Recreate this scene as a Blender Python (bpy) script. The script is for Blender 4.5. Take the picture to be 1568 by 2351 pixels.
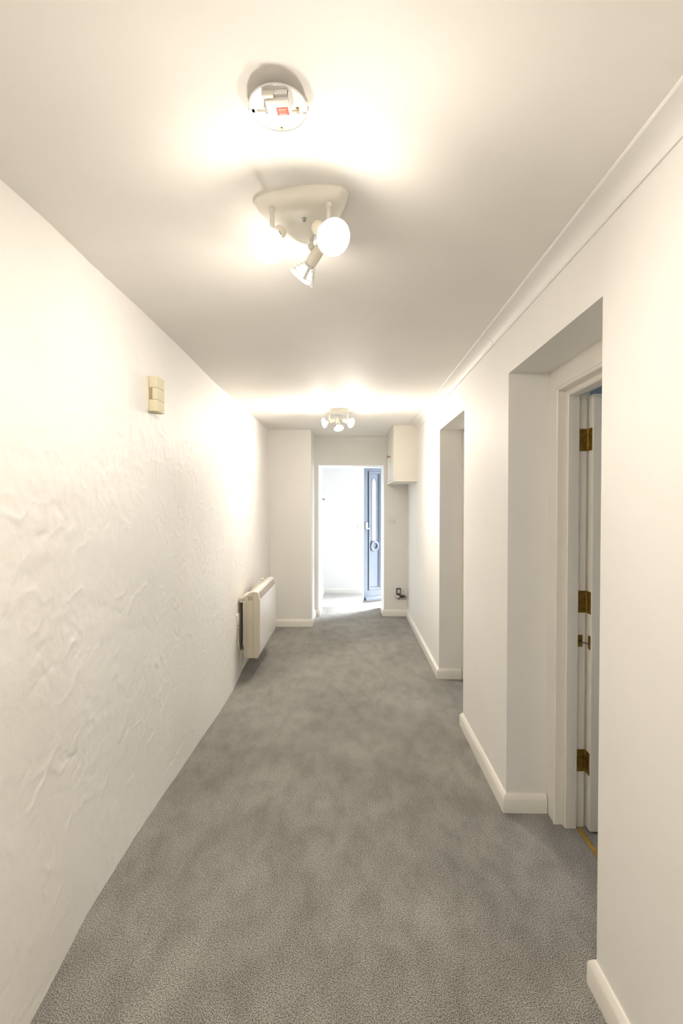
import bpy, bmesh, math, random
import numpy as np
from mathutils import Vector, Matrix
random.seed(7); rng = np.random.default_rng(11)
for o in list(bpy.data.objects): bpy.data.objects.remove(o, do_unlink=True)
scene = bpy.context.scene; C = scene.collection
R = math.radians

# ------------------------------------------------------------------ camera
H = 1.49
cam = bpy.data.cameras.new('camera'); co = bpy.data.objects.new('camera', cam); C.objects.link(co)
cam.sensor_fit = 'VERTICAL'; cam.sensor_height = 36; cam.sensor_width = 24
cam.lens = 1110 / 2351 * 36; cam.clip_start = 0.02
co.location = (0, 0, H); co.rotation_euler = (R(90 - 1.0), 0, R(1.03))
scene.camera = co

# ------------------------------------------------------------------ world, sun, exposure
EXPOSURE = 0.58
LAMP_W = 3.6            # watts per reflector bulb
SPOT_W = 22.0           # forward beam of each reflector bulb
LAMP_COL = (1.0, 0.905, 0.79)
world = bpy.data.worlds.new('sky'); scene.world = world; world.use_nodes = True
bg = world.node_tree.nodes['Background']
bg.inputs[0].default_value = (0.79, 0.89, 1.0, 1); bg.inputs[1].default_value = 12.0
sl = bpy.data.lights.new('sun', 'SUN'); sl.energy = 40.0; sl.angle = R(32); sl.color = (0.93, 0.96, 1.0)
so = bpy.data.objects.new('sun', sl); C.objects.link(so)
so.rotation_euler = Vector((-0.58, -0.40, -0.70)).to_track_quat('-Z', 'Y').to_euler(); so.location = (3, 8, 4)
def portal(name, loc, size, rot):
    l = bpy.data.lights.new(name, 'AREA'); l.shape = 'RECTANGLE'; l.size, l.size_y = size
    l.cycles.is_portal = True
    o = bpy.data.objects.new(name, l); C.objects.link(o); o.location = loc; o.rotation_euler = rot
PORT = R(90)
portal('doorway_portal', (1.10, 7.315, 1.0), (2.0, 0.76), (0, PORT, 0))
portal('side_light_portal', (1.10, 7.86, 1.05), (1.9, 0.26), (0, PORT, 0))  # for the hidden opening added to brighten the lobby
portal('window_portal', (3.62, 1.55, 1.6), (.6, .5), (0, PORT, 0))
portal('window_portal', (3.62, 4.15, 1.6), (.6, .5), (0, PORT, 0))
vs = scene.view_settings
vs.view_transform = 'Standard'; vs.look = 'None'; vs.gamma = 1; vs.use_curve_mapping = False
vs.exposure = EXPOSURE

# ------------------------------------------------------------------ materials
def mat(name, col, rough=0.5, metal=0.0, var=0.0, vscale=3.0, bump=0.0, bscale=60.0, coat=0.0,
        emit=None, trans=0.0, detail=4.0, spec=0.5):
    m = bpy.data.materials.new(name); m.use_nodes = True
    nt = m.node_tree; b = nt.nodes['Principled BSDF']
    b.inputs['Base Color'].default_value = (*col, 1); b.inputs['Roughness'].default_value = rough
    b.inputs['Metallic'].default_value = metal; b.inputs['Coat Weight'].default_value = coat
    b.inputs['Specular IOR Level'].default_value = spec
    if trans: b.inputs['Transmission Weight'].default_value = trans
    tc = nt.nodes.new('ShaderNodeTexCoord')
    n = nt.nodes.new('ShaderNodeTexNoise'); n.inputs['Scale'].default_value = vscale; n.inputs['Detail'].default_value = detail
    nt.links.new(tc.outputs['Object'], n.inputs['Vector'])
    r = nt.nodes.new('ShaderNodeValToRGB')
    v = max(var, 0.012)
    r.color_ramp.elements[0].position = 0.3; r.color_ramp.elements[1].position = 0.7
    r.color_ramp.elements[0].color = (*[c * (1 - v) for c in col], 1)
    r.color_ramp.elements[1].color = (*[min(1, c * (1 + v)) for c in col], 1)
    nt.links.new(n.outputs['Fac'], r.inputs['Fac']); nt.links.new(r.outputs['Color'], b.inputs['Base Color'])
    if bump:
        n2 = nt.nodes.new('ShaderNodeTexNoise'); n2.inputs['Scale'].default_value = bscale; n2.inputs['Detail'].default_value = 5
        nt.links.new(tc.outputs['Object'], n2.inputs['Vector'])
        bp = nt.nodes.new('ShaderNodeBump'); bp.inputs['Strength'].default_value = 1; bp.inputs['Distance'].default_value = bump
        nt.links.new(n2.outputs['Fac'], bp.inputs['Height']); nt.links.new(bp.outputs['Normal'], b.inputs['Normal'])
    if emit:
        b.inputs['Emission Color'].default_value = (*emit[0], 1); b.inputs['Emission Strength'].default_value = emit[1]
    return m
M = {}
M['paint'] = mat('white_emulsion', (0.88, 0.865, 0.83), 0.6, bump=0.0004, bscale=25)
M['ceil'] = mat('ceiling_emulsion', (0.88, 0.86, 0.815), 0.65, bump=0.0003, bscale=12)
M['plaster'] = mat('trowelled_white_plaster', (0.89, 0.875, 0.84), 0.55, bump=0.0014, bscale=42, var=0.015)
M['gloss'] = mat('white_gloss_paint', (0.86, 0.835, 0.77), 0.28, bump=0.0002, bscale=40)
M['gloss_room'] = mat('white_gloss_paint_far_doors', (0.80, 0.785, 0.74), 0.3)
M['cupboard'] = mat('cream_white_board', (0.83, 0.80, 0.72), 0.4)
M['fitting'] = mat('cream_enamelled_metal', (0.86, 0.83, 0.74), 0.25, coat=0.4)
M['holder'] = mat('cream_lamp_holder', (0.88, 0.82, 0.71), 0.35)
M['knuckle'] = mat('grey_white_plastic', (0.72, 0.70, 0.66), 0.4)
M['chrome'] = mat('brushed_chrome', (0.6, 0.6, 0.6), 0.25, metal=1)
M['reflector'] = mat('silvered_bulb_glass', (0.80, 0.82, 0.80), 0.25, metal=0.4, emit=((1.0, 0.95, 0.84), 1.2))
M['bulb'] = mat('lit_frosted_glass', (1, 1, 1), 0.5, emit=((1.0, 0.96, 0.88), 10.0))
M['ring'] = mat('clear_shade_glass', (0.95, 0.96, 0.95), 0.25, trans=0.35)
M['white_plastic'] = mat('white_plastic', (0.83, 0.82, 0.79), 0.35)
M['offwhite'] = mat('aged_white_plastic', (0.78, 0.755, 0.68), 0.4)
M['ivory'] = mat('ivory_plastic', (0.78, 0.72, 0.53), 0.75, spec=0.2)
M['ivory_dark'] = mat('ivory_sounder_mesh', (0.42, 0.36, 0.22), 0.7)
M['grille'] = mat('grey_grille', (0.40, 0.37, 0.33), 0.6)
M['dark'] = mat('dark_slot', (0.03, 0.028, 0.022), 0.7)
M['heater_side'] = mat('beige_heater_steel', (0.66, 0.61, 0.50), 0.4)
M['heater'] = mat('white_heater_steel', (0.84, 0.83, 0.81), 0.3)
M['flex'] = mat('beige_flex', (0.62, 0.57, 0.47), 0.45)
M['brass'] = mat('aged_brass', (0.30, 0.20, 0.045), 0.45, metal=0.9, var=0.3, vscale=60)
M['knob'] = mat('antique_brass', (0.42, 0.26, 0.12), 0.35, metal=0.85, var=0.2, vscale=90)
M['red'] = mat('red_label_paper', (0.95, 0.06, 0.012), 0.5)
M['print'] = mat('label_print_white', (0.92, 0.62, 0.52), 0.5)
M['black'] = mat('black_plastic', (0.02, 0.02, 0.022), 0.35)
M['label'] = mat('silver_label', (0.62, 0.63, 0.63), 0.4)
M['yellow'] = mat('yellow_mark', (0.8, 0.75, 0.05), 0.4)
M['copper'] = mat('brown_wire', (0.33, 0.19, 0.12), 0.5)
M['pink'] = mat('white_pink_plug', (0.72, 0.58, 0.54), 0.45)
M['blue'] = mat('slate_blue_door_skin', (0.08, 0.095, 0.125), 0.35, bump=0.0003, bscale=300, var=0.05)
M['blue_groove'] = mat('door_seal_rubber', (0.03, 0.04, 0.055), 0.6)  # dark tone for the shade in the moulding grooves
M['frost'] = mat('frosted_glass', (0.95, 0.96, 0.97), 0.5, trans=0.35)
M['vwall'] = mat('vestibule_emulsion', (0.88, 0.88, 0.87), 0.6)
M['tile'] = mat('grey_vinyl_plank', (0.46, 0.445, 0.435), 0.45, var=0.10, vscale=14)
M['grout'] = mat('plank_underlay', (0.22, 0.21, 0.2), 0.8)
M['paving'] = mat('pale_concrete_paving', (0.42, 0.41, 0.39), 0.85, var=0.12, vscale=5, bump=0.001)
M['glass'] = mat('window_glass', (1, 1, 1), 0.02, trans=1.0)

# carpet : heathered grey cut pile with brushed patches
def carpet_mat():
    m = bpy.data.materials.new('grey_cut_pile_carpet'); m.use_nodes = True
    nt = m.node_tree; L = nt.links; b = nt.nodes['Principled BSDF']
    b.inputs['Roughness'].default_value = 0.95; b.inputs['Specular IOR Level'].default_value = 0.15
    b.inputs['Sheen Weight'].default_value = 0.1; b.inputs['Sheen Roughness'].default_value = 0.5
    tc = nt.nodes.new('ShaderNodeTexCoord')
    def noise(sc, det, dist=0, vec=None, rough=.5):
        n = nt.nodes.new('ShaderNodeTexNoise'); n.inputs['Scale'].default_value = sc
        n.inputs['Detail'].default_value = det; n.inputs['Distortion'].default_value = dist; n.inputs['Roughness'].default_value = rough
        L.new(vec or tc.outputs['Object'], n.inputs['Vector']); return n.outputs['Fac']
    fine = noise(265, 3, rough=.7)
    ramp = nt.nodes.new('ShaderNodeValToRGB'); e = ramp.color_ramp.elements
    e[0].position = 0.40; e[0].color = (0.10, 0.094, 0.086, 1)
    e[1].position = 0.60; e[1].color = (0.55, 0.527, 0.49, 1)
    L.new(fine, ramp.inputs['Fac'])
    mp = nt.nodes.new('ShaderNodeMapping'); mp.inputs['Rotation'].default_value = (0, 0, R(25)); mp.inputs['Scale'].default_value = (1.0, 0.55, 1)
    L.new(tc.outputs['Object'], mp.inputs['Vector'])
    blot = noise(10, 6, 0.3, mp.outputs['Vector'], .62); big = noise(1.6, 2, 0.4)
    mr = nt.nodes.new('ShaderNodeMapRange'); mr.inputs['From Min'].default_value = 0.33; mr.inputs['From Max'].default_value = 0.6
    mr.inputs['To Min'].default_value = 0.80; mr.inputs['To Max'].default_value = 1.03; L.new(blot, mr.inputs['Value'])
    mr2 = nt.nodes.new('ShaderNodeMapRange'); mr2.inputs['From Min'].default_value = 0.35; mr2.inputs['From Max'].default_value = 0.65
    mr2.inputs['To Min'].default_value = 0.86; mr2.inputs['To Max'].default_value = 1.10; L.new(big, mr2.inputs['Value'])
    mu = nt.nodes.new('ShaderNodeMath'); mu.operation = 'MULTIPLY'; L.new(mr.outputs[0], mu.inputs[0]); L.new(mr2.outputs[0], mu.inputs[1])
    vm = nt.nodes.new('ShaderNodeVectorMath'); vm.operation = 'SCALE'
    L.new(ramp.outputs['Color'], vm.inputs[0]); L.new(mu.outputs[0], vm.inputs['Scale']); L.new(vm.outputs[0], b.inputs['Base Color'])
    bp = nt.nodes.new('ShaderNodeBump'); bp.inputs['Distance'].default_value = 0.004; bp.inputs['Strength'].default_value = 0.7
    L.new(fine, bp.inputs['Height']); L.new(bp.outputs['Normal'], b.inputs['Normal'])
    return m
M['carpet'] = carpet_mat()

# ------------------------------------------------------------------ mesh helpers
def box(bm, x0, x1, y0, y1, z0, z1, mx=None):
    r = bmesh.ops.create_cube(bm, size=1)
    for v in r['verts']:
        v.co = Vector(((x0 + x1) / 2 + v.co.x * (x1 - x0), (y0 + y1) / 2 + v.co.y * (y1 - y0), (z0 + z1) / 2 + v.co.z * (z1 - z0)))
        if mx: v.co = mx @ v.co
    return r['verts']
def bev(bm, w, seg=2):
    bmesh.ops.bevel(bm, geom=list(bm.edges), offset=w, segments=seg, profile=0.5, affect='EDGES', clamp_overlap=True)
def obj(name, bm, m, parent=None, smooth=False, ang=35):
    me = bpy.data.meshes.new(name); bmesh.ops.recalc_face_normals(bm, faces=bm.faces)
    bm.to_mesh(me); bm.free()
    if m is not None: me.materials.append(m)
    o = bpy.data.objects.new(name, me); C.objects.link(o)
    if parent is not None: o.parent = parent
    if smooth:
        me.shade_smooth()
        try: me.set_sharp_from_angle(angle=R(ang))
        except Exception: pass
    return o
def bx(name, x0, x1, y0, y1, z0, z1, m, parent=None, b=0.0, mx=None, seg=2):
    bm = bmesh.new(); box(bm, x0, x1, y0, y1, z0, z1)
    if b: bev(bm, b, seg)
    if mx: bm.transform(mx)
    return obj(name, bm, m, parent, smooth=bool(b))
def empty(name, loc=(0, 0, 0)):
    o = bpy.data.objects.new(name, None); C.objects.link(o); o.location = loc; o.empty_display_size = 0.05
    return o
def thing(name, label, cat, loc=(0, 0, 0), group=None):
    o = empty(name, loc); tag(o, label, cat, group); return o
def tag(o, label, cat, group=None):
    o['label'] = label; o['category'] = cat
    if group: o['group'] = group
    return o
def struct(o, label=None):
    o['kind'] = 'structure'
    if label: o['label'] = label
    return o
def lathe(bm, prof, mx=None, seg=32, cap=True):
    """prof = [(r,z)...] about Z"""
    rings = []
    for r, z in prof:
        ring = [bm.verts.new(Vector((r * math.cos(2 * math.pi * k / seg), r * math.sin(2 * math.pi * k / seg), z))) for k in range(seg)]
        rings.append(ring)
    for a, b in zip(rings, rings[1:]):
        for k in range(seg): bm.faces.new((a[k], a[(k + 1) % seg], b[(k + 1) % seg], b[k]))
    if cap:
        if prof[0][0] > 1e-6: bm.faces.new(rings[0][::-1])
        if prof[-1][0] > 1e-6: bm.faces.new(rings[-1])
    if mx:
        for ring in rings:
            for v in ring: v.co = mx @ v.co
def sweep(bm, path, prof, closed=False):
    """path: list of plan points (x,y); prof: [(offset to the right of travel, z)], mitred corners"""
    P = [Vector(p) for p in path]; n = len(P); cols = []
    for i in range(n):
        if closed: a, b = P[i - 1], P[(i + 1) % n]
        else: a, b = P[max(i - 1, 0)], P[min(i + 1, n - 1)]
        d1 = (P[i] - a).normalized() if (P[i] - a).length > 1e-9 else None
        d2 = (b - P[i]).normalized() if (b - P[i]).length > 1e-9 else None
        d1 = d1 or d2; d2 = d2 or d1
        n1 = Vector((d1.y, -d1.x)); n2 = Vector((d2.y, -d2.x))
        m = (n1 + n2).normalized(); k = 1 / max(0.2, m.dot(n1))
        cols.append([bm.verts.new((P[i].x + m.x * k * o, P[i].y + m.y * k * o, z)) for o, z in prof])
    np_ = len(prof)
    rng_ = range(n) if closed else range(n - 1)
    for i in rng_:
        a, b = cols[i], cols[(i + 1) % n]
        for j in range(np_):
            bm.faces.new((a[j], a[(j + 1) % np_], b[(j + 1) % np_], b[j]))
    if not closed: bm.faces.new(cols[0]); bm.faces.new(cols[-1][::-1])
def tube(bm, pts, r, seg=10):
    pts = [Vector(p) for p in pts]; n = len(pts); rings = []
    up = Vector((0.13, 0.27, 0.95)).normalized()
    for i, p in enumerate(pts):
        t = (pts[min(i + 1, n - 1)] - pts[max(i - 1, 0)]).normalized()
        s = t.cross(up).normalized(); u = s.cross(t)
        rr = r[i] if isinstance(r, (list, tuple)) else r
        rings.append([bm.verts.new(p + (s * math.cos(2 * math.pi * k / seg) + u * math.sin(2 * math.pi * k / seg)) * rr) for k in range(seg)])
    for a, b in zip(rings, rings[1:]):
        for k in range(seg): bm.faces.new((a[k], a[(k + 1) % seg], b[(k + 1) % seg], b[k]))
    bm.faces.new(rings[0][::-1]); bm.faces.new(rings[-1])
def spline(pts, n=8):
    pts = [Vector(p) for p in pts]; out = []
    for i in range(len(pts) - 1):
        p0, p1, p2, p3 = pts[max(i - 1, 0)], pts[i], pts[i + 1], pts[min(i + 2, len(pts) - 1)]
        for k in range(n):
            t = k / n
            out.append(0.5 * ((2 * p1) + (-p0 + p2) * t + (2 * p0 - 5 * p1 + 4 * p2 - p3) * t * t + (-p0 + 3 * p1 - 3 * p2 + p3) * t ** 3))
    out.append(pts[-1]); return out
def frame_dir(loc, d):
    """matrix with local +Z along d at loc"""
    q = Vector(d).normalized().to_track_quat('Z', 'Y'); return Matrix.Translation(loc) @ q.to_matrix().to_4x4()

# ------------------------------------------------------------------ room dimensions
ZC = 2.376           # ceiling
XR, XD = 0.757, 0.969   # right wall face, back of the door recesses
XO = 1.075           # back of right wall
D1, D2 = (1.474, 2.335), (3.232, 4.110)     # recess openings
ZR = 2.112           # recess head
YP = 5.83            # left partition face
XP = -0.472          # its side
YE, YV = 6.39, 6.93   # end wall front / back
OL, OR_, OZ = -0.418, 0.447, 1.997   # end opening
VL, VR, VY = -0.454, 0.81, 8.02      # vestibule
Y0 = -2.2

# floor, ceiling
bm = bmesh.new(); box(bm, -1.15, 3.62, Y0 - .1, YV, -0.12, 0.0)
fl = struct(obj('floor', bm, M['carpet']), 'heathered grey cut pile carpet running the length of the hallway')
bm = bmesh.new(); box(bm, -1.15, 3.8, Y0 - .1, 8.2, ZC, ZC + 0.12)
struct(obj('ceiling', bm, M['ceil']), 'smooth painted ceiling above the hallway')

# left wall : hand trowelled relief
def left_wall():
    ys = np.concatenate([np.linspace(Y0, 0.55, 60, endpoint=False), np.linspace(0.55, 5.90, 830)])
    zs = np.linspace(-0.01, ZC + 0.01, 350)
    Y, Z = np.meshgrid(ys, zs)
    xb = np.interp(Y, [-2.2, 1.0, 1.34, 1.49, 1.71, 2.29, 2.77, 3.38, 4.5, 5.9], [-.91, -.912, -.917, -.930, -.953, -.958, -.946, -.936, -.965, -.965])
    xt = np.interp(Y, [-2.2, 1.33, 1.5, 1.79, 2.23, 2.97, 3.74, 5.0, 5.9], [-.965, -.961, -.958, -.964, -.951, -.974, -.990, -.987, -.981])
    # smooth the piecewise curves
    k = np.hanning(41); k /= k.sum()
    def sm(a):
        row = np.pad(a[0], 20, mode='edge'); return np.tile(np.convolve(row, k, 'valid'), (a.shape[0], 1))
    xb, xt = sm(xb), sm(xt)
    X = xb + (xt - xb) * (Z / ZC)
    X += 0.004 * np.sin(Y * 2.3 + Z * 1.7) + 0.003 * np.sin(Y * 5.1 - Z * 3.3 + 1) + 0.0022 * np.sin(Z * 9 + Y * 4)
    X += 0.022 * np.exp(-((Y - 4.0) / .45) ** 2 - ((Z - .62) / .5) ** 2)
    Hh = np.zeros_like(X)
    for i in range(1000):
        cy = rng.uniform(0.6, 5.9); cz = rng.uniform(0.0, ZC)
        if rng.random() < 0.45:     # clusters of marks
            cy = rng.choice([1.25, 1.7, 2.1, 2.6, 3.1, 3.7, 4.4, 1.5]) + rng.normal(0, .28); cz = rng.choice([0.7, 1.1, 1.4, 1.75, 2.0, .45]) + rng.normal(0, .16)
        L = rng.uniform(0.018, 0.09); W = rng.uniform(0.012, 0.045); A = rng.uniform(0.0008, 0.0030) * rng.choice([1, 1, -0.8])
        th = rng.normal(0.5, 0.7) if rng.random() < .7 else rng.uniform(0, 3.14)
        kk = rng.normal(0, 7.0)
        m = (np.abs(ys - cy) < 0.24); r = (np.abs(zs - cz) < 0.24)
        if not m.any() or not r.any(): continue
        sy = np.where(m)[0]; sz = np.where(r)[0]; sl_ = np.s_[sz[0]:sz[-1] + 1, sy[0]:sy[-1] + 1]
        u = (Y[sl_] - cy) * math.cos(th) + (Z[sl_] - cz) * math.sin(th)
        v = -(Y[sl_] - cy) * math.sin(th) + (Z[sl_] - cz) * math.cos(th) + kk * u * u
        v = v + 0.004 * np.sin(u * 90 + i)
        fade = np.exp(-(u / L) ** 4)
        ramp = np.where(v < 0, np.clip(1 + v / W, 0, 1) ** 1.5, np.clip(1 - v / 0.006, 0, 1))
        Hh[sl_] += A * fade * ramp
    # fine dragged streaks and dimples
    def vnoise(fy, fz, seed):
        g = np.random.default_rng(seed).random((int(fz * 2.6) + 4, int(fy * 9) + 4))
        a = (Y - Y0) * fy; b = (Z + .02) * fz; a0 = np.floor(a).astype(int); b0 = np.floor(b).astype(int)
        fa = a - a0; fb = b - b0; fa = fa * fa * (3 - 2 * fa); fb = fb * fb * (3 - 2 * fb)
        a0 = np.clip(a0, 0, g.shape[1] - 2); b0 = np.clip(b0, 0, g.shape[0] - 2)
        return (g[b0, a0] * (1 - fa) + g[b0, a0 + 1] * fa) * (1 - fb) + (g[b0 + 1, a0] * (1 - fa) + g[b0 + 1, a0 + 1] * fa) * fb - .5
    patch = np.clip(vnoise(2.2, 2.6, 5) * 2 + .5, 0.15, 1)
    Hh += patch * (0.0024 * vnoise(14, 17, 1) + 0.0022 * vnoise(30, 28, 2) + 0.0013 * vnoise(58, 55, 3))
    X = X + Hh
    nz, ny = X.shape
    verts = np.stack([X, Y, Z], -1).reshape(-1, 3)
    back = verts.copy()
    idx = np.arange(nz * ny).reshape(nz, ny)
    q = np.stack([idx[:-1, :-1], idx[1:, :-1], idx[1:, 1:], idx[:-1, 1:]], -1).reshape(-1, 4)
    me = bpy.data.meshes.new('wall_left')
    n = len(verts)
    loop = np.concatenate([idx[0, :], idx[1:, -1], idx[-1, -2::-1], idx[-2:0:-1, 0]])
    bv = verts[loop].copy(); bv[:, 0] = -1.12
    verts = np.vstack([verts, bv]); nb = len(loop); bi = n + np.arange(nb)
    side = np.stack([loop, np.roll(loop, -1), np.roll(bi, -1), bi], -1)
    q = np.vstack([q, side])
    me.vertices.add(len(verts)); me.vertices.foreach_set('co', verts.astype(np.float32).ravel())
    me.loops.add(q.size + nb); me.polygons.add(len(q) + 1)
    me.loops.foreach_set('vertex_index', np.concatenate([q.ravel(), bi[::-1]]).astype(np.int32))
    me.polygons.foreach_set('loop_start', np.concatenate([np.arange(len(q)) * 4, [q.size]]).astype(np.int32))
    me.polygons.foreach_set('use_smooth', np.ones(len(q) + 1, bool))
    me.update(calc_edges=True); me.validate(); me.materials.append(M['plaster'])
    o = bpy.data.objects.new('wall_left', me); C.objects.link(o)
    try: me.set_sharp_from_angle(angle=R(50))
    except Exception: pass
    struct(o, 'uneven hand-trowelled white plaster wall on the left')
    return X, ys, zs
WX, WY, WZ = left_wall()
def wall_x(y, z):
    return float(WX[np.abs(WZ - z).argmin(), np.abs(WY - y).argmin()])

# right wall with two deep door recesses
bm = bmesh.new()
for a, b in ((Y0, D1[0]), (D1[1], D2[0]), (D2[1], YE + .02)):
    box(bm, XR, XO, a, b, -0.01, ZC + .005)
for d in (D1, D2): box(bm, XR, XO, d[0], d[1], ZR, ZC + .005)
struct(obj('wall_right', bm, M['paint']), 'smooth white right wall with two deep door recesses')

# left partition and thick end wall
bm = bmesh.new(); box(bm, -1.12, XP, YP, YE + .02, -.01, ZC + .005)
struct(obj('wall_partition', bm, M['paint']), 'cream white boxed-out partition at the far left')
bm = bmesh.new()
box(bm, -1.12, OL, YE, YV, -.01, ZC + .005); box(bm, OR_, 1.35, YE, YV, -.01, ZC + .005)
box(bm, OL, OR_, YE, YV, OZ, ZC + .005)
struct(obj('wall_end', bm, M['paint']), 'thick end wall with an open doorway to the entrance lobby')
bm = bmesh.new(); box(bm, -1.2, 1.2, Y0 - .12, Y0, -.01, ZC + .005)
struct(obj('wall_behind', bm, M['paint']))
# vestibule walls
bm = bmesh.new(); box(bm, -.7, 1.15, VY, VY + .15, -.01, ZC + .005)
struct(obj('wall_lobby_far', bm, M['vwall']), 'bright white far wall of the entrance lobby')
bm = bmesh.new(); box(bm, VL - .2, VL, YV, VY, -.01, ZC + .005)
struct(obj('wall_lobby_left', bm, M['vwall']))
FY0, FY1 = 6.945, 7.70
bm = bmesh.new(); box(bm, VR, 1.10, YV, FY0, -.01, ZC + .005); box(bm, VR, 1.10, FY1, 7.73, -.01, ZC + .005); box(bm, VR, 1.10, 7.99, VY, -.01, ZC + .005); box(bm, VR, 1.10, 7.73, 7.99, -.01, .1); box(bm, VR, 1.10, 7.73, 7.99, 2.0, ZC + .005)  # unseen slot beyond the front doorway is added to light the lobby
box(bm, VR, 1.10, FY0, FY1, 2.06, ZC + .005)
struct(obj('wall_lobby_right', bm, M['vwall']))

# side rooms behind the two doors (small unseen windows added to let daylight in)
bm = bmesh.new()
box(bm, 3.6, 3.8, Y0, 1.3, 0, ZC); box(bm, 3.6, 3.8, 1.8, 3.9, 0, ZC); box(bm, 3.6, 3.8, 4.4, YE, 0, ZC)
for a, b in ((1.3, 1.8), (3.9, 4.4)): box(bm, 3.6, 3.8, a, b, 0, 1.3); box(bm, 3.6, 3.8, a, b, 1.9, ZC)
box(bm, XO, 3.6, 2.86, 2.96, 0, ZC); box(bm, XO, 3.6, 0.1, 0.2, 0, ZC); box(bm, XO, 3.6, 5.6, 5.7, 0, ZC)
struct(obj('wall_side_rooms', bm, mat('room_emulsion', (0.36, 0.39, 0.45), .7)))  # dimness of the rooms is put into this dark wall colour
for i, (a, b) in enumerate(((1.3, 1.8), (3.9, 4.4))):
    w = struct(empty('window_%d' % (i + 1), (3.66, a, 1.3)))
    bm = bmesh.new()
    for s in ((0, .04, 0, .6), (.46, .5, 0, .6), (.04, .46, 0, .04), (.04, .46, .56, .6)):
        box(bm, 0, .06, s[0], s[1], s[2], s[3])
    obj('window_frame', bm, M['gloss_room'], w)

# vestibule floor : grey vinyl planks laid one by one
fv = struct(bx('floor_lobby', VL - .02, 1.12, YV, VY, -.12, -.004, M['grout']), 'grey plank floor of the entrance lobby')
rows = [(6.932, 7.13), (7.133, 7.33), (7.333, 7.53), (7.533, 7.73), (7.733, 7.93), (7.933, 8.03)]
rows = [(a, b) for a, b in rows]
cols_ = [[-.45, .05, .62, .818], [-.45, -.2, .4, .818], [-.45, .2, .818], [-.45, -.31, .3, .818], [-.45, .02, .63, .818], [-.45, -.15, .47, .818]]
for (a, b), cs in zip(rows, cols_):
    for c0, c1 in zip(cs, cs[1:]):
        bx('plank', c0 + .001, c1 - .001, a, b, -.004, 0.0, M['tile'], fv)
struct(bx('ground', 1.12, 9, 3.9, 12, -.2, -.06, M['paving']), 'pale paving outside the front door')
struct(bx('trim_1', VR, 1.13, FY0, FY1, -.06, .012, M['gloss_room']))

# ------------------------------------------------------------------ skirting boards
SK = [(0, 0), (.020, 0), (.020, .062), (.017, .070), (.007, .084), (.003, .087), (0, .087)]
def skirt(name, runs, label=None, m='gloss'):
    root = struct(empty(name)); 
    if label: root['label'] = label
    for path in runs:
        bm = bmesh.new(); sweep(bm, path, SK); obj('skirting_board', bm, M[m], root, smooth=True, ang=50)
# travel direction chosen so that the right-hand side of travel is the room side
skirt('baseboard_right', [
    [(XD - .025, D1[0]), (XR, D1[0]), (XR, Y0)],
    [(XD - .025, D2[0]), (XR, D2[0]), (XR, D1[1]), (XD - .022, D1[1])],
    [(OR_, YV - .02), (OR_, YE), (XR, YE), (XR, D2[1]), (XD - .022, D2[1])]],
    'white skirting board along the right wall and into the recesses')
skirt('baseboard_end', [[(-.955, YP), (XP, YP), (XP, YE), (OL, YE), (OL, YV)]],
      'white skirting board round the partition at the far left')
skirt('baseboard_lobby', [[(VL, YV + .0), (VL, VY), (VR, VY), (VR, FY1 + .05)]], m='gloss_room')

# ------------------------------------------------------------------ coving
def coving(name, path_list, label=None, w=.070, h=.054):
    root = struct(empty(name))
    if label: root['label'] = label
    for path in path_list:
        prof = [(0, ZC), (w, ZC), (w, ZC - .005)]
        prof += [(w - .004 - (w - .010) * math.sin(t * math.pi / 2), ZC - .008 - (h - .014) * (1 - math.cos(t * math.pi / 2))) for t in (0.0, .15, .3, .45, .6, .75, .9, 1.0)]
        prof += [(.006, ZC - h + .002), (.006, ZC - h), (0, ZC - h)]
        bm = bmesh.new(); sweep(bm, path, prof); obj('coving_length', bm, M['paint'], root, smooth=True, ang=25)
coving('trim_2', [[(XR, 2.571), (XR, Y0)], [(XR, 5.478), (XR, 2.5735)]], 'concave white coving where the right wall meets the ceiling')
coving('trim_3', [[(XP, YE), (.489, YE)]], 'concave white coving above the far doorway')

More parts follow.
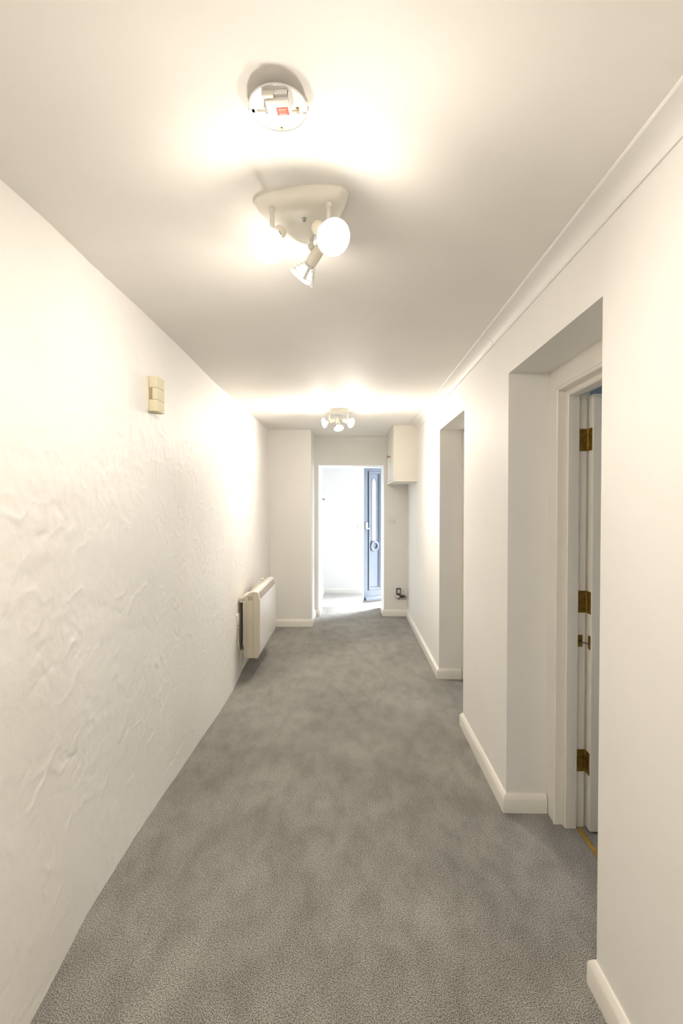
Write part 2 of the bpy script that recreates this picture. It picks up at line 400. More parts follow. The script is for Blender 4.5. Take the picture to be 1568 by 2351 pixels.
# ------------------------------------------------------------------ recessed doors
JP = [(0.0, .950), (.060, .950), (.078, .952), (.086, .946), (.094, .946), (.098, .951), (.098, .986), (.116, .986), (.121, .984), (.125, .988),
      (.125, 1.036), (.112, 1.036), (.112, XO), (0.0, XO)]
def u_frame(bm, y0, y1, zt, prof):
    cols = []
    for k in range(4):
        ring = []
        for a, x in prof:
            p = [(x, y0 + a, 0), (x, y0 + a, zt - a), (x, y1 - a, zt - a), (x, y1 - a, 0)][k]
            ring.append(bm.verts.new(p))
        cols.append(ring)
    n = len(prof)
    for a, b in zip(cols, cols[1:]):
        for j in range(n): bm.faces.new((a[j], a[(j + 1) % n], b[(j + 1) % n], b[j]))
    bm.faces.new(cols[0]); bm.faces.new(cols[-1][::-1])
def hinge(parent, x, y, zc):
    """open butt hinge: jamb leaf faces -Y at y, door leaf faces -X at x"""
    h = bx('hinge', x - .0395, x - .004, y - .0035, y - .0005, zc - .05, zc + .05, M['brass'], parent)
    h['label'] = 'aged brass butt hinge'
    bm = bmesh.new(); box(bm, x - .003, x - .0002, y - .0415, y - .006, zc - .05, zc + .05)
    obj('hinge_leaf', bm, M['brass'], h)
    bm = bmesh.new()
    for k in range(5):
        lathe(bm, [(.0055, 0), (.0055, .0185)], Matrix.Translation((x - .001, y - .006, zc - .05 + k * .02 + .0008)), 14)
    obj('hinge_knuckle', bm, M['brass'], h)
    bm = bmesh.new()
    for k, (dx, dz) in enumerate(((-.03, .035), (-.018, .018), (-.03, -.012), (-.018, -.036))):
        bmx = frame_dir((x + dx, y - .0035, zc + dz), (0, -1, 0)); lathe(bm, [(.0042, 0), (.0036, .0008), (.0, .0009)], bmx, 10, cap=False)
        bmx = frame_dir((x - .003, y + dx - .004, zc + dz), (-1, 0, 0)); lathe(bm, [(.0042, 0), (.0036, .0008), (.0, .0009)], bmx, 10, cap=False)
    obj('screw_head', bm, mat('dull_brass_screw', (.22, .15, .05), .5, metal=.8), h)
def recess_door(n, d, label):
    root = struct(empty('door_%d' % n, (0, 0, 0)), label)
    bm = bmesh.new(); u_frame(bm, d[0], d[1], ZR - .008, JP)
    box(bm, .951, XO, d[0], d[1], ZR - .008, ZR)
    obj('door_frame', bm, M['gloss'], root, smooth=True, ang=25)
    yj = d[1] - .112                      # hinge jamb face
    leaf = bx('door_leaf', 1.080, 1.080 + .625, yj - .052, yj - .006, .012, ZR - .135, M['gloss'], root, b=.0015)
    bx('back_architrave', XO + .0005, XO + .016, yj + .004, yj + .075, 0, ZR - .05, M['gloss'], root, b=.002)  # added behind the jamb to block room light in the hinge gap
    for zc in (1.779, 1.042, .311): hinge(leaf, 1.080, yj, zc)
    return root, leaf, yj
r1, leaf1, yj = recess_door(1, D1, 'white panelled door frame in the nearer recess, door opened into the room')
# small brass catch plates joined by a hook between jamb and door edge
zc = .862
pl = bx('catch_plate', 1.0385, 1.062, yj - .003, yj, zc - .027, zc + .027, M['brass'], leaf1); pl['label'] = 'small brass catch plate on the jamb'
p2 = bx('catch_plate', 1.0775, 1.080, yj - .042, yj - .022, zc - .030, zc + .030, M['brass'], leaf1)
bm = bmesh.new(); tube(bm, spline([(1.050, yj - .004, zc), (1.052, yj - .014, zc - .001), (1.065, yj - .022, zc - .004), (1.076, yj - .032, zc - .006), (1.080, yj - .034, zc - .006)], 5), .0026, 8)
box(bm, 1.047, 1.055, yj - .007, yj - .003, zc - .006, zc + .006)
hk = obj('catch_hook', bm, mat('dark_steel_hook', (.12, .1, .07), .4, metal=.8), leaf1, smooth=True)
r2, leaf2, yj2 = recess_door(2, D2, 'white door frame in the farther recess')
tag(bx('threshold_strip', 1.036, 1.058, D1[0] + .126, D1[1] - .126, 0, .006, mat('worn_gold_threshold', (.50, .32, .07), .45, metal=.5, var=.25, vscale=30), b=.002),
    'worn gold carpet threshold strip across the nearer right doorway', 'threshold strip')

# ------------------------------------------------------------------ wall cupboard at the far right
cb = thing('wall_cupboard', 'cream wall cupboard hung under the ceiling at the far right end', 'cupboard', (.489, 5.478, 1.74))
def P(o, x, y, z): return (x - o[0], y - o[1], z - o[2])
co_ = (.489, 5.478, 1.74)
def lbx(name, o, x0, x1, y0, y1, z0, z1, m, parent, b=0.0):
    return bx(name, x0 - o[0], x1 - o[0], y0 - o[1], y1 - o[1], z0 - o[2], z1 - o[2], m, parent, b)
lbx('body', co_, .507, XR + .002, 5.478, YE, 1.74, ZC, M['cupboard'], cb)
lbx('bottom_rail', co_, .489, .5065, 5.478, YE - .002, 1.740, 1.762, M['cupboard'], cb, .001)
lbx('top_rail', co_, .489, .5065, 5.478, YE - .002, 2.300, ZC - .001, M['cupboard'], cb, .001)
lbx('edge_post', co_, .489, .5065, 5.478, 5.498, 1.7625, 2.2995, M['cupboard'], cb)
for a, b in ((5.500, 5.995), (5.998, YE - .004)):
    d = lbx('door', co_, .489, .506, a, b, 1.765, 2.297, M['cupboard'], cb, .0015)
    if a < 5.6:
        bm = bmesh.new(); lathe(bm, [(.012, 0), (.012, .003), (.006, .006), (.0055, .018), (.012, .024), (.0165, .030), (.015, .037), (.008, .041), (0, .042)],
                                frame_dir(P(co_, .489, 5.915, 2.061), (-1, 0, 0)), 24, cap=False)
        k = obj('door_knob', bm, M['knob'], d, smooth=True); k['label'] = 'round antique brass knob'

# lobby cupboard door with brass knob on the left wall
ld = struct(empty('door_4', (VL, 7.05, .1)), 'flush white cupboard door with a brass knob on the left wall of the lobby')
bx('door_panel', 0, .018, 0, .55, 0, 1.95, M['vwall'], ld, b=.002)
bm = bmesh.new(); lathe(bm, [(.012, 0), (.012, .003), (.006, .006), (.0055, .018), (.012, .024), (.0165, .030), (.015, .037), (.008, .041), (0, .042)], frame_dir((.018, .43, 1.457), (1, 0, 0)), 24, cap=False)
obj('door_knob', bm, M['knob'], ld, smooth=True)

# ------------------------------------------------------------------ switches, socket, adapter
def rocker_switch(name, label, loc, rot, rockers=2):
    t = thing(name, label, 'switch', loc); t.rotation_euler = rot
    bx('plate', -.043, .043, -.009, 0, -.043, .043, M['white_plastic'], t, b=.003)
    w = .011
    for k in range(rockers):
        cx = (k - (rockers - 1) / 2) * .0165
        bm = bmesh.new(); vv = box(bm, cx - .0065, cx + .0065, -.0135, -.008, -.0125, .0125)
        for v in vv:
            if v.co.y < -.012 and v.co.z < 0: v.co.y += .003
        obj('rocker', bm, M['white_plastic'], t)
    for s in (-1, 1):
        bm = bmesh.new(); lathe(bm, [(.0032, 0), (.0032, .0012), (0, .0014)], frame_dir((s * .030, -.009, 0), (0, -1, 0)), 12, cap=False)
        obj('screw', bm, mat('screw_steel', (.25, .24, .22), .5, metal=.7), t)
    return t
rocker_switch('light_switch', 'white double light switch on the end wall right of the doorway', (.548, YE, 1.267), (0, 0, 0))
rocker_switch('light_switch', 'white light switch on the lobby wall beside the blue door edge', (.165, VY, 1.128), (0, 0, 0), 1)

SX, SZ = .672, .333
sk = thing('power_socket', 'white wall socket low on the end wall behind a black adapter', 'socket', (SX, YE, SZ))
bx('plate', -.043, .043, -.010, 0, -.043, .043, M['white_plastic'], sk, b=.003)
bx('rocker', .026, .034, -.014, -.0095, -.006, .006, mat('switch_grey', (.4, .4, .42), .4), sk, b=.001)
ad = thing('power_adapter', 'black plug-in power adapter with silver label in the low wall socket', 'adapter', (.635, YE - .0105, SZ + .005))
bx('casing', -.028, .028, -.045, 0, -.041, .041, M['black'], ad, b=.008, seg=3)
bx('rating_label', -.017, .017, -.0462, -.044, -.028, .024, M['label'], ad, b=.0005)['label'] = 'silver rating label'
bx('top_edge', -.020, .020, -.040, -.006, .0405, .0425, M['label'], ad)
bx('yellow_mark', .004, .012, -.0468, -.046, .006, .014, M['yellow'], ad)
bm = bmesh.new(); tube(bm, spline([(-.004, -.02, .040), (-.002, -.028, .052), (.008, -.03, .054), (.020, -.028, .044), (.034, -.02, .030), (.036, -.012, .006)], 6), .0022, 8)
obj('output_lead', bm, M['black'], ad, smooth=True)
bm = bmesh.new(); tube(bm, spline([(-.022, -.02, -.036), (-.010, -.03, -.048), (.010, -.03, -.052), (.030, -.028, -.058), (.05, -.03, -.064)], 6), .0035, 8)
obj('flex_tail', bm, M['black'], ad, smooth=True)
jb = thing('junction_plug', 'pinkish white plug dangling on wires below the black adapter', 'plug', (.622, YE - .035, .262))
bm = bmesh.new(); lathe(bm, [(.0, -.034), (.010, -.032), (.013, -.020), (.021, -.014), (.022, .016), (.018, .022), (0, .024)], frame_dir((0, 0, 0), (1, 0, -.1)), 20, cap=False)
obj('plug_body', bm, M['pink'], jb, smooth=True)
bx('cable_clamp', .010, .028, -.018, .018, -.026, -.016, M['black'], jb, b=.002)
wr = thing('wire_coil', 'loose coil of brown and black wires below the wall socket', 'wire', (.69, YE - .03, .262))
def loop(rx, rz, cx, cz, ph, tw, n=30, yy=0.0):
    return [(cx + rx * math.cos(ph + t * 2 * math.pi * tw / n), yy + .008 * math.sin(t * .7), cz + rz * math.sin(ph + t * 2 * math.pi * tw / n)) for t in range(n)]
for r_, args, m in ((.0022, (.040, .020, .010, -.012, .5, 1.3), 'copper'), (.0030, (.028, .014, .002, .002, 0, 1.6), 'black'), (.0026, (.036, .012, .006, .004, 2, 1.2), 'black'), (.0014, (.030, .016, .018, .010, 1, 1.5), 'copper'), (.0028, (.020, .008, -.012, .008, 1, 1.8), 'black')):
    bm = bmesh.new(); tube(bm, loop(*args), r_, 7); obj('wire', bm, M[m], wr, smooth=True)
bm = bmesh.new(); tube(bm, spline([(-.065, 0, .004), (-.045, -.004, -.016), (-.02, 0, -.008), (0, 0, .006), (.02, 0, -.004)], 6), .003, 7); obj('wire', bm, M['black'], wr, smooth=True)

# ------------------------------------------------------------------ door chime on the left wall
cx, cy, cz = wall_x(2.295, 2.0), 2.251, 1.923
ch = thing('door_chime', 'ivory plastic door chime box on the left plaster wall', 'door chime', (-.949, cy, cz))
bx('base_plate', -.003, .0075, 0, .088, .001, .163, M['ivory'], ch, b=.001)
w0, w1 = .0085, .048
def cblock(name, z0, z1, m='ivory'):
    bm = bmesh.new(); box(bm, w0, w1, 0, .088, z0, z1); bev(bm, .0015); return obj(name, bm, M[m], ch, smooth=True)
cblock('upper_cover', .1105, .163); cblock('lower_cover', 0, .0535)
bm = bmesh.new(); box(bm, .024, w1, 0, .088, .0548, .1092); bev(bm, .0015); obj('middle_cover', bm, M['ivory'], ch, smooth=True)
bx('sounder', w0, .023, .004, .086, .0535, .1105, M['ivory_dark'], ch)
bx('rear_gap', -.004, -.001, .003, .085, .006, .158, M['dark'], ch)
bm = bmesh.new(); tube(bm, spline([(0, .004, .006), (-.001, -.004, .012), (.0005, -.004, .022), (0, .002, .028)], 5), .0016, 8); obj('bell_wire', bm, M['dark'], ch, smooth=True)

# ------------------------------------------------------------------ panel heater on the left wall
HY0, HY1, HX, HZ0, HZ1 = 4.03, 4.88, -.760, .188, .748
ht = thing('panel_heater', 'white and beige electric panel heater on the left wall by the partition', 'heater', (HX, HY0, HZ0))
def hpoly(name, pts, y0, y1, m, b=.002, par=None):
    """pts in (x,z) world, extruded in y"""
    bm = bmesh.new()
    a = [bm.verts.new((x - HX, y0 - HY0, z - HZ0)) for x, z in pts]; c = [bm.verts.new((x - HX, y1 - HY0, z - HZ0)) for x, z in pts]
    n = len(pts); bm.faces.new(a[::-1]); bm.faces.new(c)
    for i in range(n): bm.faces.new((a[i], a[(i + 1) % n], c[(i + 1) % n], c[i]))
    if b: bev(bm, b, 2)
    return obj(name, bm, m, par or ht, smooth=True, ang=30)
# front casing with sloping top grille face and chamfered bottom
hpoly('front_casing', [(-.812, .188), (-.775, .188), (HX, .225), (HX, .672), (-.778, .742), (-.812, .746)], HY0, HY1, M['heater_side'])
hpoly('front_panel', [(-.7605, .228), (-.757, .230), (-.757, .668), (-.7605, .672)], HY0 + .006, HY1 - .006, M['heater'], b=.001)['label'] = 'white front panel'
hpoly('top_plate', [(-.815, .744), (-.779, .741), (-.779, .745), (-.815, .750)], HY0 + .004, HY1 - .004, M['heater'], b=.0008)
gp = [(-.7625, .680), (-.7600, .681), (-.7745, .735), (-.777, .734)]
g = hpoly('grille_frame', [(-.7612, .674), (-.757, .675), (-.7755, .7405), (-.779, .7395)], HY0 + .010, HY1 - .010, M['heater'], b=.0006)
hpoly('grille', [(-.7592, .683), (-.7580, .6835), (-.7725, .7335), (-.7737, .733)], HY0 + .030, HY1 - .030, M['grille'], b=0, par=g)
hpoly('middle_casing', [(-.868, .190), (-.813, .190), (-.813, .744), (-.835, .744), (-.868, .722)], HY0 + .002, HY1 - .002, M['heater_side'])
hpoly('rear_casing', [(-.895, .190), (-.869, .190), (-.869, .712), (-.886, .712), (-.905, .694), (-.905, .290), (-.895, .289)], HY0 + .012, HY1 - .02, M['heater_side'])
hpoly('control_cover', [(-.903, .658), (-.871, .656), (-.871, .716), (-.888, .716), (-.905, .700)], HY0 + .006, HY0 + .20, M['offwhite'])
for k in range(3):
    x = -.858 + k * .014
    hpoly('vent_slot', [(x, .712 - .0), (x + .003, .712), (x + .008, .676), (x + .005, .676)], HY0 + .0008, HY0 + .0035, M['dark'], b=0)
for k in range(2):
    x = -.900 + k * .012
    hpoly('vent_slot', [(x, .690), (x + .003, .690), (x + .003, .672), (x, .672)], HY0 + .0045, HY0 + .008, M['dark'], b=0)
hpoly('bracket', [(-.932, .655), (-.906, .655), (-.906, .694), (-.932, .694)], HY0 + .012, HY0 + .30, M['heater_side'])
hpoly('bracket', [(-.935, .205), (-.900, .205), (-.900, .240), (-.935, .240)], HY0 + .06, HY0 + .30, M['heater_side'])
hpoly('back_plate', [(-.918, .25), (-.912, .25), (-.912, .655), (-.918, .655)], HY0 + .14, HY1 - .05, M['dark'])  # dark sheet paints the shade in the gap behind the casing
hpoly('thermostat_knob', [(-.872, .742), (-.842, .742), (-.842, .760), (-.872, .760)], HY1 - .20, HY1 - .16, M['offwhite'], b=.004)
fs = thing('fused_spur', 'white fused connection unit on the plaster wall beside the heater', 'socket', (wall_x(3.985, .53), 3.985, .530))
bx('plate', -.004, .012, -.043, .043, -.043, .043, M['white_plastic'], fs, b=.003)
bx('fuse_holder', .011, .015, -.008, .016, -.018, .018, M['offwhite'], fs, b=.001)
hf = thing('heater_flex', 'beige flex running from the fused unit down below the heater', 'cable', (wall_x(3.985, .4), 3.985, .487))
bm = bmesh.new(); tube(bm, spline([(.006, 0, 0), (.008, .0, -.04), (.010, -.002, -.13), (.012, 0, -.165), (.016, .0, -.20), (.022, .005, -.235), (.020, .01, -.28), (.016, .02, -.32), (.020, .03, -.362), (.030, .04, -.375), (.042, .06, -.365), (.048, .08, -.31)], 8), .0042, 10)
obj('flex', bm, M['flex'], hf, smooth=True)
for z in (-.028, -.16):
    bx('cable_clip', .001, .015, -.008, .006, z - .005, z + .005, M['white_plastic'], hf, b=.001)

# ------------------------------------------------------------------ smoke alarm base on the ceiling
AX, AY = -.158, 1.076
al = thing('smoke_alarm_base', 'white round smoke alarm base with red label on the ceiling', 'smoke alarm', (AX, AY, ZC))
zf = -.018     # face of the base below the ceiling
bm = bmesh.new(); lathe(bm, [(.040, 0), (.040, zf + .004), (.0635, zf + .003), (.0645, zf + .002), (.0645, zf - .0012), (.0638, zf - .0018), (.0628, zf - .0012), (.0622, zf), (0, zf)], None, 64, cap=False)
obj('base_disc', bm, M['white_plastic'], al, smooth=True)
T = 7.84 * 1110 / 1.046 / 1000.0      # crop pixels per mm at the face
def ax_(px): return (px - 780) / T / 1000.0
# battery box and terminal block, raised from the base towards the camera side
rz = Matrix.Rotation(R(-3), 4, 'Z')
def abx(name, x0, x1, y0, y1, z0, z1, m, b=.0008, par=None):
    return bx(name, x0, x1, y0, y1, z0, z1, m, par or al, b=b, mx=rz)
body = abx('battery_box', -.022, .029, -.040, .002, zf - .015, zf + .002, M['white_plastic'], .0015)
abx('terminal_block', -.026, -.0015, -.052, -.0402, zf - .012, zf + .002, M['offwhite'], .0012)
abx('box_shelf', -.0012, .028, -.050, -.0402, zf - .008, zf + .002, M['white_plastic'], .001)
for k in range(4):
    abx('terminal_rib', -.0285, -.0222, -.018 + k * .0056, -.0165 + k * .0056, zf - .010, zf + .001, M['white_plastic'], .0003)
abx('divider', .0292, .0306, -.046, -.004, zf - .012, zf + .001, M['white_plastic'], .0003)
lb = abx('red_label', -.001, .0245, -.021, -.0015, zf - .0156, zf - .0149, M['red'], 0); lb['label'] = 'small red warning label'
bm = bmesh.new()
for (yy, x0, x1, h) in ((-.0176, .0035, .0210, .0022), (-.0136, .0045, .0088, .0020), (-.0136, .0098, .0195, .0020), (-.0096, .0040, .0200, .0008), (-.0076, .0040, .0195, .0008), (-.0046, .0035, .0208, .0026)):
    x = x0
    while x < x1:
        w = random.uniform(.0007, .0013); box(bm, x, min(x + w, x1), yy - h / 2, yy + h / 2, zf - .0159, zf - .0155); x += w + .0003
bm.transform(rz); obj('label_print', bm, M['print'], lb)
def slot(name, cx_, cy_, l, w, ang=0):
    bm = bmesh.new(); n = 10
    pts = [(l / 2 - w / 2 + w / 2 * math.cos(a), w / 2 * math.sin(a)) for a in [(-math.pi / 2 + math.pi * k / n) for k in range(n + 1)]]
    pts += [(-x, -y) for x, y in pts]
    f = bm.faces.new([bm.verts.new((x, y, zf - .0006)) for x, y in pts])
    e = bmesh.ops.extrude_face_region(bm, geom=[f]); bmesh.ops.translate(bm, verts=[v for v in e['geom'] if isinstance(v, bmesh.types.BMVert)], vec=(0, 0, .002))
    bm.transform(Matrix.Translation((cx_, cy_, 0)) @ Matrix.Rotation(ang, 4, 'Z'))
    return obj(name, bm, mat('slot_shadow_plastic', (.45, .40, .30), .6), al)
slot('screw_slot', -.0435, .004, .010, .0065); slot('screw_slot', -.0305, .0050, .016, .0045)
slot('screw_slot', .0265, .006, .009, .0045); slot('screw_slot', .0350, .0065, .008, .005); slot('screw_slot', .0420, .010, .009, .0062, R(90))
slot('catch_slot', -.056, .004, .0035, .009); slot('catch_slot', .0565, .013, .009, .0032)
for (sx, sy, r_) in ((.0420, .0000, .0034), (-.0005, .0545, .0030), (-.001, .0060, .0022)):
    bm = bmesh.new(); lathe(bm, [(r_, zf), (r_, zf - .0018), (r_ * .5, zf - .0022), (0, zf - .0018)], Matrix.Translation((sx, sy, 0)), 16, cap=False)
    obj('screw', bm, M['brass'], al, smooth=True)
bx('catch_lug', .0610, .0665, .005, .012, zf - .002, zf + .010, M['white_plastic'], al, b=.0008)
bx('catch_lug', -.0665, -.0610, .000, .007, zf - .002, zf + .010, M['white_plastic'], al, b=.0008)

# ------------------------------------------------------------------ three-lamp ceiling fittings
def tri_outline(corners, bulge, rnd, n=14):
    """bulged triangle outline, corners rounded"""
    c = [Vector(p) for p in corners]; cen = sum(c, Vector((0, 0))) / 3; pts = []
    for i in range(3):
        a, b = c[i], c[(i + 1) % 3]; mid = (a + b) / 2; out = (mid - cen).normalized()
        for k in range(n):
            t = k / n; pts.append(a.lerp(b, t) + out * bulge * (1 - (2 * t - 1) ** 2))
    # chaikin smoothing at the corners only
    for _ in range(rnd):
        pts = [(pts[i - 1] + pts[i] * 2 + pts[(i + 1) % len(pts)]) / 4 for i in range(len(pts))]
    return pts, cen
def spot_fitting(label, origin, corners, bulge, stems, nut, spots, plate_deep=.034, power=1.0):
    t = thing('ceiling_spotlight', label, 'ceiling light', (origin[0], origin[1], ZC), 'three-lamp spotlight fittings on the hallway ceiling')
    O = Vector((origin[0], origin[1], ZC))
    pts, cen = tri_outline([(p[0] - origin[0], p[1] - origin[1]) for p in corners], bulge, 2)
    bm = bmesh.new(); rings = []
    for s, z in ((1.0, 0), (1.0, -.003), (.985, -.007), (.955, -.014), (.90, -.022), (.83, -.028), (.74, -.0325), (.6, -.0355), (.4, -.037), (.2, -.0375)):
        rings.append([bm.verts.new((cen.x + (p.x - cen.x) * s, cen.y + (p.y - cen.y) * s, z * plate_deep / .0375)) for p in pts])
    n = len(pts)
    for a, b in zip(rings, rings[1:]):
        for k in range(n): bm.faces.new((a[k], a[(k + 1) % n], b[(k + 1) % n], b[k]))
    bm.faces.new(rings[0][::-1]); bm.faces.new(rings[-1])
    obj('canopy', bm, M['fitting'], t, smooth=True, ang=60)
    bm = bmesh.new(); lathe(bm, [(.0072, 0), (.0072, -.004), (.0052, -.0045), (.0052, -.008), (.0035, -.009), (.0030, -.006), (0, -.006)],
                            Matrix.Translation((nut[0] - origin[0], nut[1] - origin[1], -plate_deep + .001)), 6, cap=False)
    obj('fixing_nut', bm, M['chrome'], t)
    for (sx, sy), (back, front) in zip(stems, spots):
        s = Vector((sx - origin[0], sy - origin[1], 0)); bk = Vector(back) - O; fr = Vector(front) - O
        d = (fr - bk).normalized(); ax = bk + d * .012
        jz = ax.z + .012
        zt = -plate_deep + .004
        hol = Vector((0, 0, 0))
        bm = bmesh.new()
        lathe(bm, [(.0088, zt), (.0092, zt - .004), (.0088, zt - .010), (.0062, zt - .0115), (.0062, zt - .020), (.0068, zt - .021), (.0062, zt - .022), (.0062, zt - .027), (.0068, zt - .028), (.0068, jz + .008)][:: 1],
              Matrix.Translation((s.x, s.y, 0)), 18)
        st = obj('stem', bm, M['knuckle'], t, smooth=True)
        # ball joint with clamp plate
        jc = Vector((s.x, s.y, jz + .002))
        side = (ax - jc); side.z *= .3
        if side.length < 1e-4: side = Vector((1, 0, 0))
        side.normalize()
        bm = bmesh.new(); bmesh.ops.create_uvsphere(bm, u_segments=16, v_segments=10, radius=.0105, matrix=Matrix.Translation(jc))
        pdir = side.cross(Vector((0, 0, 1))).normalized()
        lathe(bm, [(.0095, -.009), (.0095, .009)], frame_dir(jc, pdir), 16)
        arm_end = ax - (ax - jc).normalized() * .012
        tube(bm, [jc, jc.lerp(arm_end, .5), arm_end + (ax - jc).normalized() * .004], [.0065, .006, .006], 10)
        obj('knuckle_joint', bm, M['knuckle'], st, smooth=True)
        L_ = (fr - bk).length
        mx = frame_dir(bk, d)
        bm = bmesh.new(); hr = .0185
        lathe(bm, [(0, -.001), (.010, .000), (.0155, .003), (hr, .010), (hr, .058), (hr - .002, .060), (.014, .060)], mx, 28, cap=False)
        ho = obj('lamp_holder', bm, M['holder'], t, smooth=True)
        # screw collar
        bm = bmesh.new(); prof = [(.0145, .058)]
        for k in range(4): prof += [(.0165, .059 + k * .003), (.0150, .0605 + k * .003)]
        prof += [(.0135, .072), (0.0, .072)]
        lathe(bm, prof, mx, 24, cap=False); obj('collar', bm, M['knuckle'], ho, smooth=True)
        # reflector bulb (silvered back, frosted lit front)
        bm = bmesh.new(); r0 = .031; z1 = L_ - .012
        lathe(bm, [(.0130, .066), (.0135, .074), (.016, .080), (.022, z1 - .022), (.0275, z1 - .010), (r0, z1)], mx, 32, cap=False)
        bu = obj('bulb', bm, M['reflector'], t, smooth=True)
        bm = bmesh.new(); lathe(bm, [(r0, z1), (r0 - .0005, z1 + .004), (.025, z1 + .009), (.014, z1 + .012), (0, z1 + .013)], mx, 32, cap=False)
        ff = obj('bulb_face', bm, M['bulb'], bu, smooth=True); ff['label'] = 'lit frosted bulb face'
        # perforated carrier arms and clear glass shade ring
        bm = bmesh.new()
        for k in range(4):
            a0 = k * math.pi / 2 + .5; hw = .16
            cs = []
            for j in range(6):
                u = j / 5; rr = .019 + (.040 - .019) * (u ** 1.3); zz = .060 + (z1 - .062) * u; w = hw * (1.5 - .8 * u)
                cs.append([bm.verts.new(mx @ Vector((r2 * math.cos(a), r2 * math.sin(a), zz))) for r2, a in ((rr, a0 - w), (rr, a0 + w), (rr + .0012, a0 + w), (rr + .0012, a0 - w))])
            for a, b in zip(cs, cs[1:]):
                for q in range(4): bm.faces.new((a[q], a[(q + 1) % 4], b[(q + 1) % 4], b[q]))
            bm.faces.new(cs[0]); bm.faces.new(cs[-1][::-1])
            for u in (.35, .62):       # small pierced eyelets shown as raised rings
                rr = .0196 + (.040 - .019) * (u ** 1.3) + .0012; zz = .060 + (z1 - .062) * u
                p = mx @ Vector((rr * math.cos(a0), rr * math.sin(a0), zz)); nd = (mx.to_3x3() @ Vector((math.cos(a0), math.sin(a0), -.6))).normalized()
                lathe(bm, [(.0022, 0), (.0022, .0008), (.0012, .0008), (.0012, 0)], frame_dir(p, nd), 10, cap=False)
        obj('shade_arm', bm, M['chrome'], ho, smooth=True)
        bm = bmesh.new(); lathe(bm, [(.0315, z1 - .007), (.039, z1 - .004), (.0425, z1 - .001), (.0455, z1 + .004), (.0470, z1 + .006), (.0462, z1 + .0075), (.044, z1 + .006), (.041, z1 + .002), (.0378, z1 - .001), (.0315, z1 - .004), (.0315, z1 - .007)], mx, 48, cap=False)
        obj('shade_ring', bm, M['ring'], t, smooth=True)
        # the light given by the bulb
        li = bpy.data.lights.new('bulb_light', 'POINT'); li.energy = LAMP_W * power; li.color = LAMP_COL; li.shadow_soft_size = .022
        lo = bpy.data.objects.new('bulb_light', li); C.objects.link(lo); lo.parent = t; lo.location = bk + d * (L_ + .028)
        li = bpy.data.lights.new('bulb_beam', 'SPOT'); li.energy = SPOT_W * power; li.color = LAMP_COL; li.shadow_soft_size = .025
        li.spot_size = R(172); li.spot_blend = 1.0
        lo = bpy.data.objects.new('bulb_beam', li); C.objects.link(lo); lo.parent = t; lo.location = bk + d * (L_ + .020)
        lo.rotation_euler = d.to_track_quat('-Z', 'Y').to_euler()
    return t
spot_fitting('cream three-lamp spotlight fitting nearest the camera, beyond the smoke alarm base', (-.144, 1.47),
    [(-.290, 1.417), (-.130, 1.662), (-.002, 1.368)], .032,
    [(-.227, 1.416), (-.062, 1.393), (-.124, 1.556)], (-.138, 1.459),
    [((-.200, 1.405, 2.276), (-.222, 1.296, 2.176)),
     ((-.096, 1.385, 2.276), (-.042, 1.290, 2.192)),
     ((-.093, 1.545, 2.302), (-.163, 1.600, 2.229))], power=.47)
spot_fitting('smaller-looking cream three-lamp spotlight fitting at the far end, before the doorway', (-.110, 4.62),
    [(-.255, 4.555), (-.105, 4.80), (.030, 4.56)], .036,
    [(-.195, 4.575), (-.024, 4.575), (-.103, 4.66)], (-.128, 4.60),
    [((-.150, 4.58, 2.275), (-.250, 4.53, 2.242)),
     ((-.068, 4.56, 2.275), (.013, 4.50, 2.236)),
     ((-.128, 4.60, 2.295), (-.106, 4.55, 2.192))], power=1.02)

# third fitting of the same kind, added behind the viewpoint as fill light
spot_fitting('cream three-lamp spotlight fitting on the ceiling behind the viewpoint', (-.12, -1.25),
    [(-.262, -1.33), (-.112, -1.10), (.018, -1.35)], .034,
    [(-.209, -1.31), (-.030, -1.33), (-.116, -1.23)], (-.127, -1.28),
    [((-.150, -1.30, H + .785), (-.226, -1.24, H + .730)),
     ((-.090, -1.34, H + .785), (-.014, -1.29, H + .730)),
     ((-.116, -1.20, H + .800), (-.116, -1.12, H + .710))], power=.5)

# ------------------------------------------------------------------ blue front door, opened into the lobby
LW = .745; LT = .044; LH = 2.03
fd = struct(empty('door_3', (VR, FY1 - .005, 0)), 'slate blue front door with an arched glass panel, standing open in the lobby')
fd.rotation_euler = (0, 0, R(180 + 33))      # local +X runs from hinge to free edge; local +Y is the outer face side (towards the hallway)
# in this frame the outer (blue) face is at local y = +LT
def fb(name, x0, x1, y0, y1, z0, z1, m, b=0.0, par=None): return bx(name, x0, x1, y0, y1, z0, z1, m, par or fd, b=b)
stile, pw, mull = .075, .235, .125
Z0 = .03; pz0, pz1 = .178, 1.977
xs = [(stile, stile + pw), (stile + pw + mull, stile + 2 * pw + mull)]
holes = [(a + .04, b - .04) for a, b in xs]
def skin(y0, y1, m, name):
    bm = bmesh.new()
    box(bm, 0, holes[0][0], y0, y1, Z0, LH); box(bm, holes[0][1], holes[1][0], y0, y1, Z0, LH); box(bm, holes[1][1], LW, y0, y1, Z0, LH)
    for a, b in holes: box(bm, a, b, y0, y1, Z0, pz0 + .04); box(bm, a, b, y0, y1, pz1 - .04, LH)
    return obj(name, bm, m, fd)
skin(0, LT - .004, M['gloss_room'], 'door_core'); skin(LT - .004, LT, M['blue'], 'door_skin')
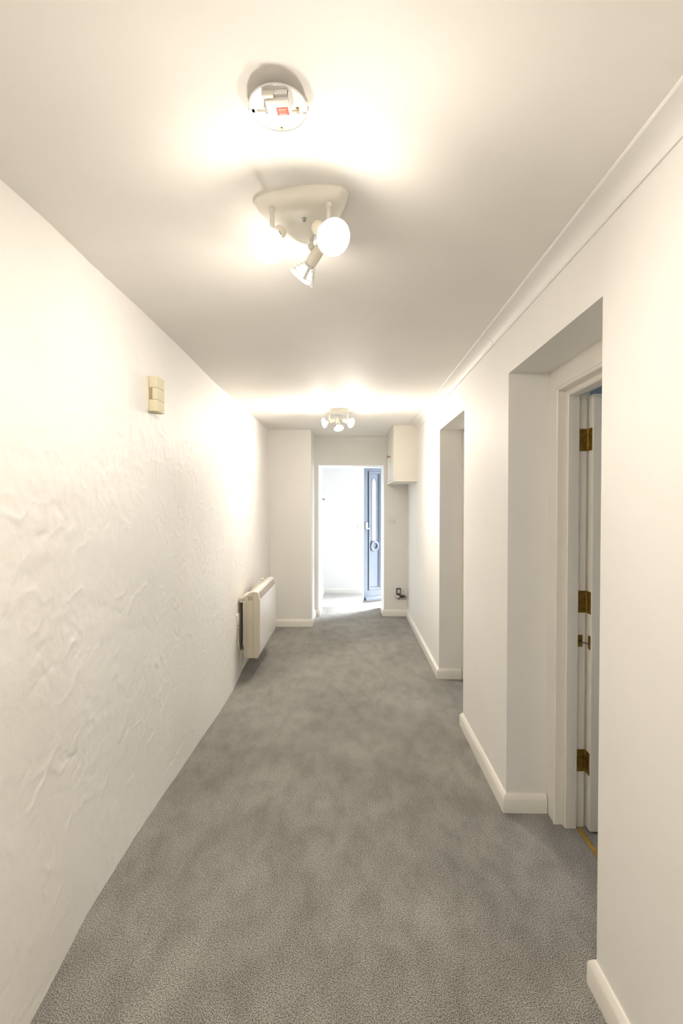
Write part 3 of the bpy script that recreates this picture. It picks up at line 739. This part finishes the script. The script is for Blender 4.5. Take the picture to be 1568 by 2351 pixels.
def arch_panel(a, b):
    cxp = (a + b) / 2; hw = (b - a) / 2 - .035
    # bolection moulding ring, mitred, profile (offset inwards, height above skin)
    prof = [(-.001, 0), (-.001, .010), (.006, .016), (.014, .016), (.020, .010), (.026, .010), (.032, .000), (.040, -.004), (.046, -.014), (.046, -.022), (.0, -.002)]
    bm = bmesh.new(); cols = []
    for (px, pz, sx, sz) in ((a, pz0, 1, 1), (b, pz0, -1, 1), (b, pz1, -1, -1), (a, pz1, 1, -1)):
        cols.append([bm.verts.new((px + sx * o, LT + h, pz + sz * o)) for o, h in prof])
    n = len(prof)
    for i in range(4):
        c0, c1 = cols[i], cols[(i + 1) % 4]
        for j in range(n): bm.faces.new((c0[j], c0[(j + 1) % n], c1[(j + 1) % n], c1[j]))
    mo = obj('panel_moulding', bm, M['blue'], fd)
    bm = bmesh.new()
    for x0, x1, z0_, z1_ in ((a - .006, a - .001, pz0 - .006, pz1 + .006), (b + .001, b + .006, pz0 - .006, pz1 + .006)):
        box(bm, x0, x1, LT - .001, LT + .0015, z0_, z1_)
    obj('moulding_seal', bm, M['blue_groove'], mo)  # dark strips paint the groove shade beside the moulding
    # recessed panel with pointed-arch opening
    gh = .040; zb, zsp, zap = .900, 1.790, 1.880; y0, y1 = LT - .026, LT - .014
    xa, xb = a + .044, b - .044; za, zb_ = pz0 + .044, pz1 - .044
    def arch(n=10):
        l = [(cxp - gh, zb), (cxp - gh, zsp)]
        for k in range(1, n): t = k / n; l.append((cxp - gh * math.cos(t * math.pi / 2) ** .9, zsp + (zap - zsp) * (t ** .85)))
        l.append((cxp, zap))
        return l + [(2 * cxp - x, z) for x, z in l[::-1][1:]]
    ar = arch(); bm = bmesh.new()
    for yy in (y0, y1):
        h = len(ar) // 2
        def quad(*p): bm.faces.new([bm.verts.new((x, yy, z)) for x, z in p])
        quad((xa, za), (xb, za), (xb, zb), (xa, zb)); quad((xa, zap), (xb, zap), (xb, zb_), (xa, zb_))
        for (x0, z0_), (x1, z1_) in zip(ar[:h], ar[1:h + 1]):
            quad((xa, z0_), (x0, z0_), (x1, z1_), (xa, z1_)); quad((xb, z0_), (2 * cxp - x0, z0_), (2 * cxp - x1, z1_), (xb, z1_))
    vo = [[bm.verts.new((x, yy, z)) for x, z in ar] for yy in (y0, y1)]
    for k in range(len(ar)): bm.faces.new((vo[0][k], vo[0][(k + 1) % len(ar)], vo[1][(k + 1) % len(ar)], vo[1][k]))
    pn = obj('door_panel', bm, M['blue'], fd)
    # arch bead
    bm = bmesh.new(); tube(bm, [(x, y1 + .001, z) for x, z in ar], .0035, 8); obj('arch_bead', bm, M['blue'], pn, smooth=True)
    bm = bmesh.new()
    f = bm.faces.new([bm.verts.new((x, (y0 + y1) / 2, z)) for x, z in ar])
    r_ = bmesh.ops.extrude_face_region(bm, geom=[f]); bmesh.ops.translate(bm, verts=[v for v in r_['geom'] if isinstance(v, bmesh.types.BMVert)], vec=(0, .003, 0))
    g_ = obj('arched_pane', bm, M['frost'], pn); g_['label'] = 'narrow pointed-arch frosted glass pane'
    bm = bmesh.new()
    lathe(bm, [(.082, -.010), (.083, .012), (.080, .020), (.074, .024), (.068, .022), (.060, .025), (.050, .022), (.042, .014), (.038, .004), (.038, -.004), (0, -.004)],
          frame_dir((cxp, LT - .006, .844), (0, 1, 0)), 40, cap=False)
    obj('round_boss', bm, M['blue'], pn, smooth=True, ang=30)
for a, b in xs: arch_panel(a, b)
wb = bmesh.new()
pts = [(LT, .082), (LT + .012, .080), (LT + .050, .052), (LT + .050, .034), (LT, .034)]
va = [wb.verts.new((.01, y, z)) for y, z in pts]; vb = [wb.verts.new((LW - .012, y, z)) for y, z in pts]
wb.faces.new(va[::-1]); wb.faces.new(vb)
for i in range(5): wb.faces.new((va[i], va[(i + 1) % 5], vb[(i + 1) % 5], vb[i]))
obj('weather_bar', wb, M['blue'], fd)
fb('bottom_seal', .005, LW - .005, .004, LT + .01, .014, .030, mat('brush_seal', (.30, .26, .24), .9))
hd = fb('door_handle', LW - .062, LW - .022, LT, LT + .012, 1.115, 1.205, M['white_plastic'], b=.006)
bm = bmesh.new(); box(bm, LW - .072, LW - .020, LT + .010, LT + .045, 1.108, 1.122); bev(bm, .003); obj('handle_lip', bm, M['white_plastic'], hd, smooth=True)

# keep the old helper names out of the scene
for o in C.objects:
    if o.type == 'MESH' and not o.data.materials: o.data.materials.append(M['paint'])
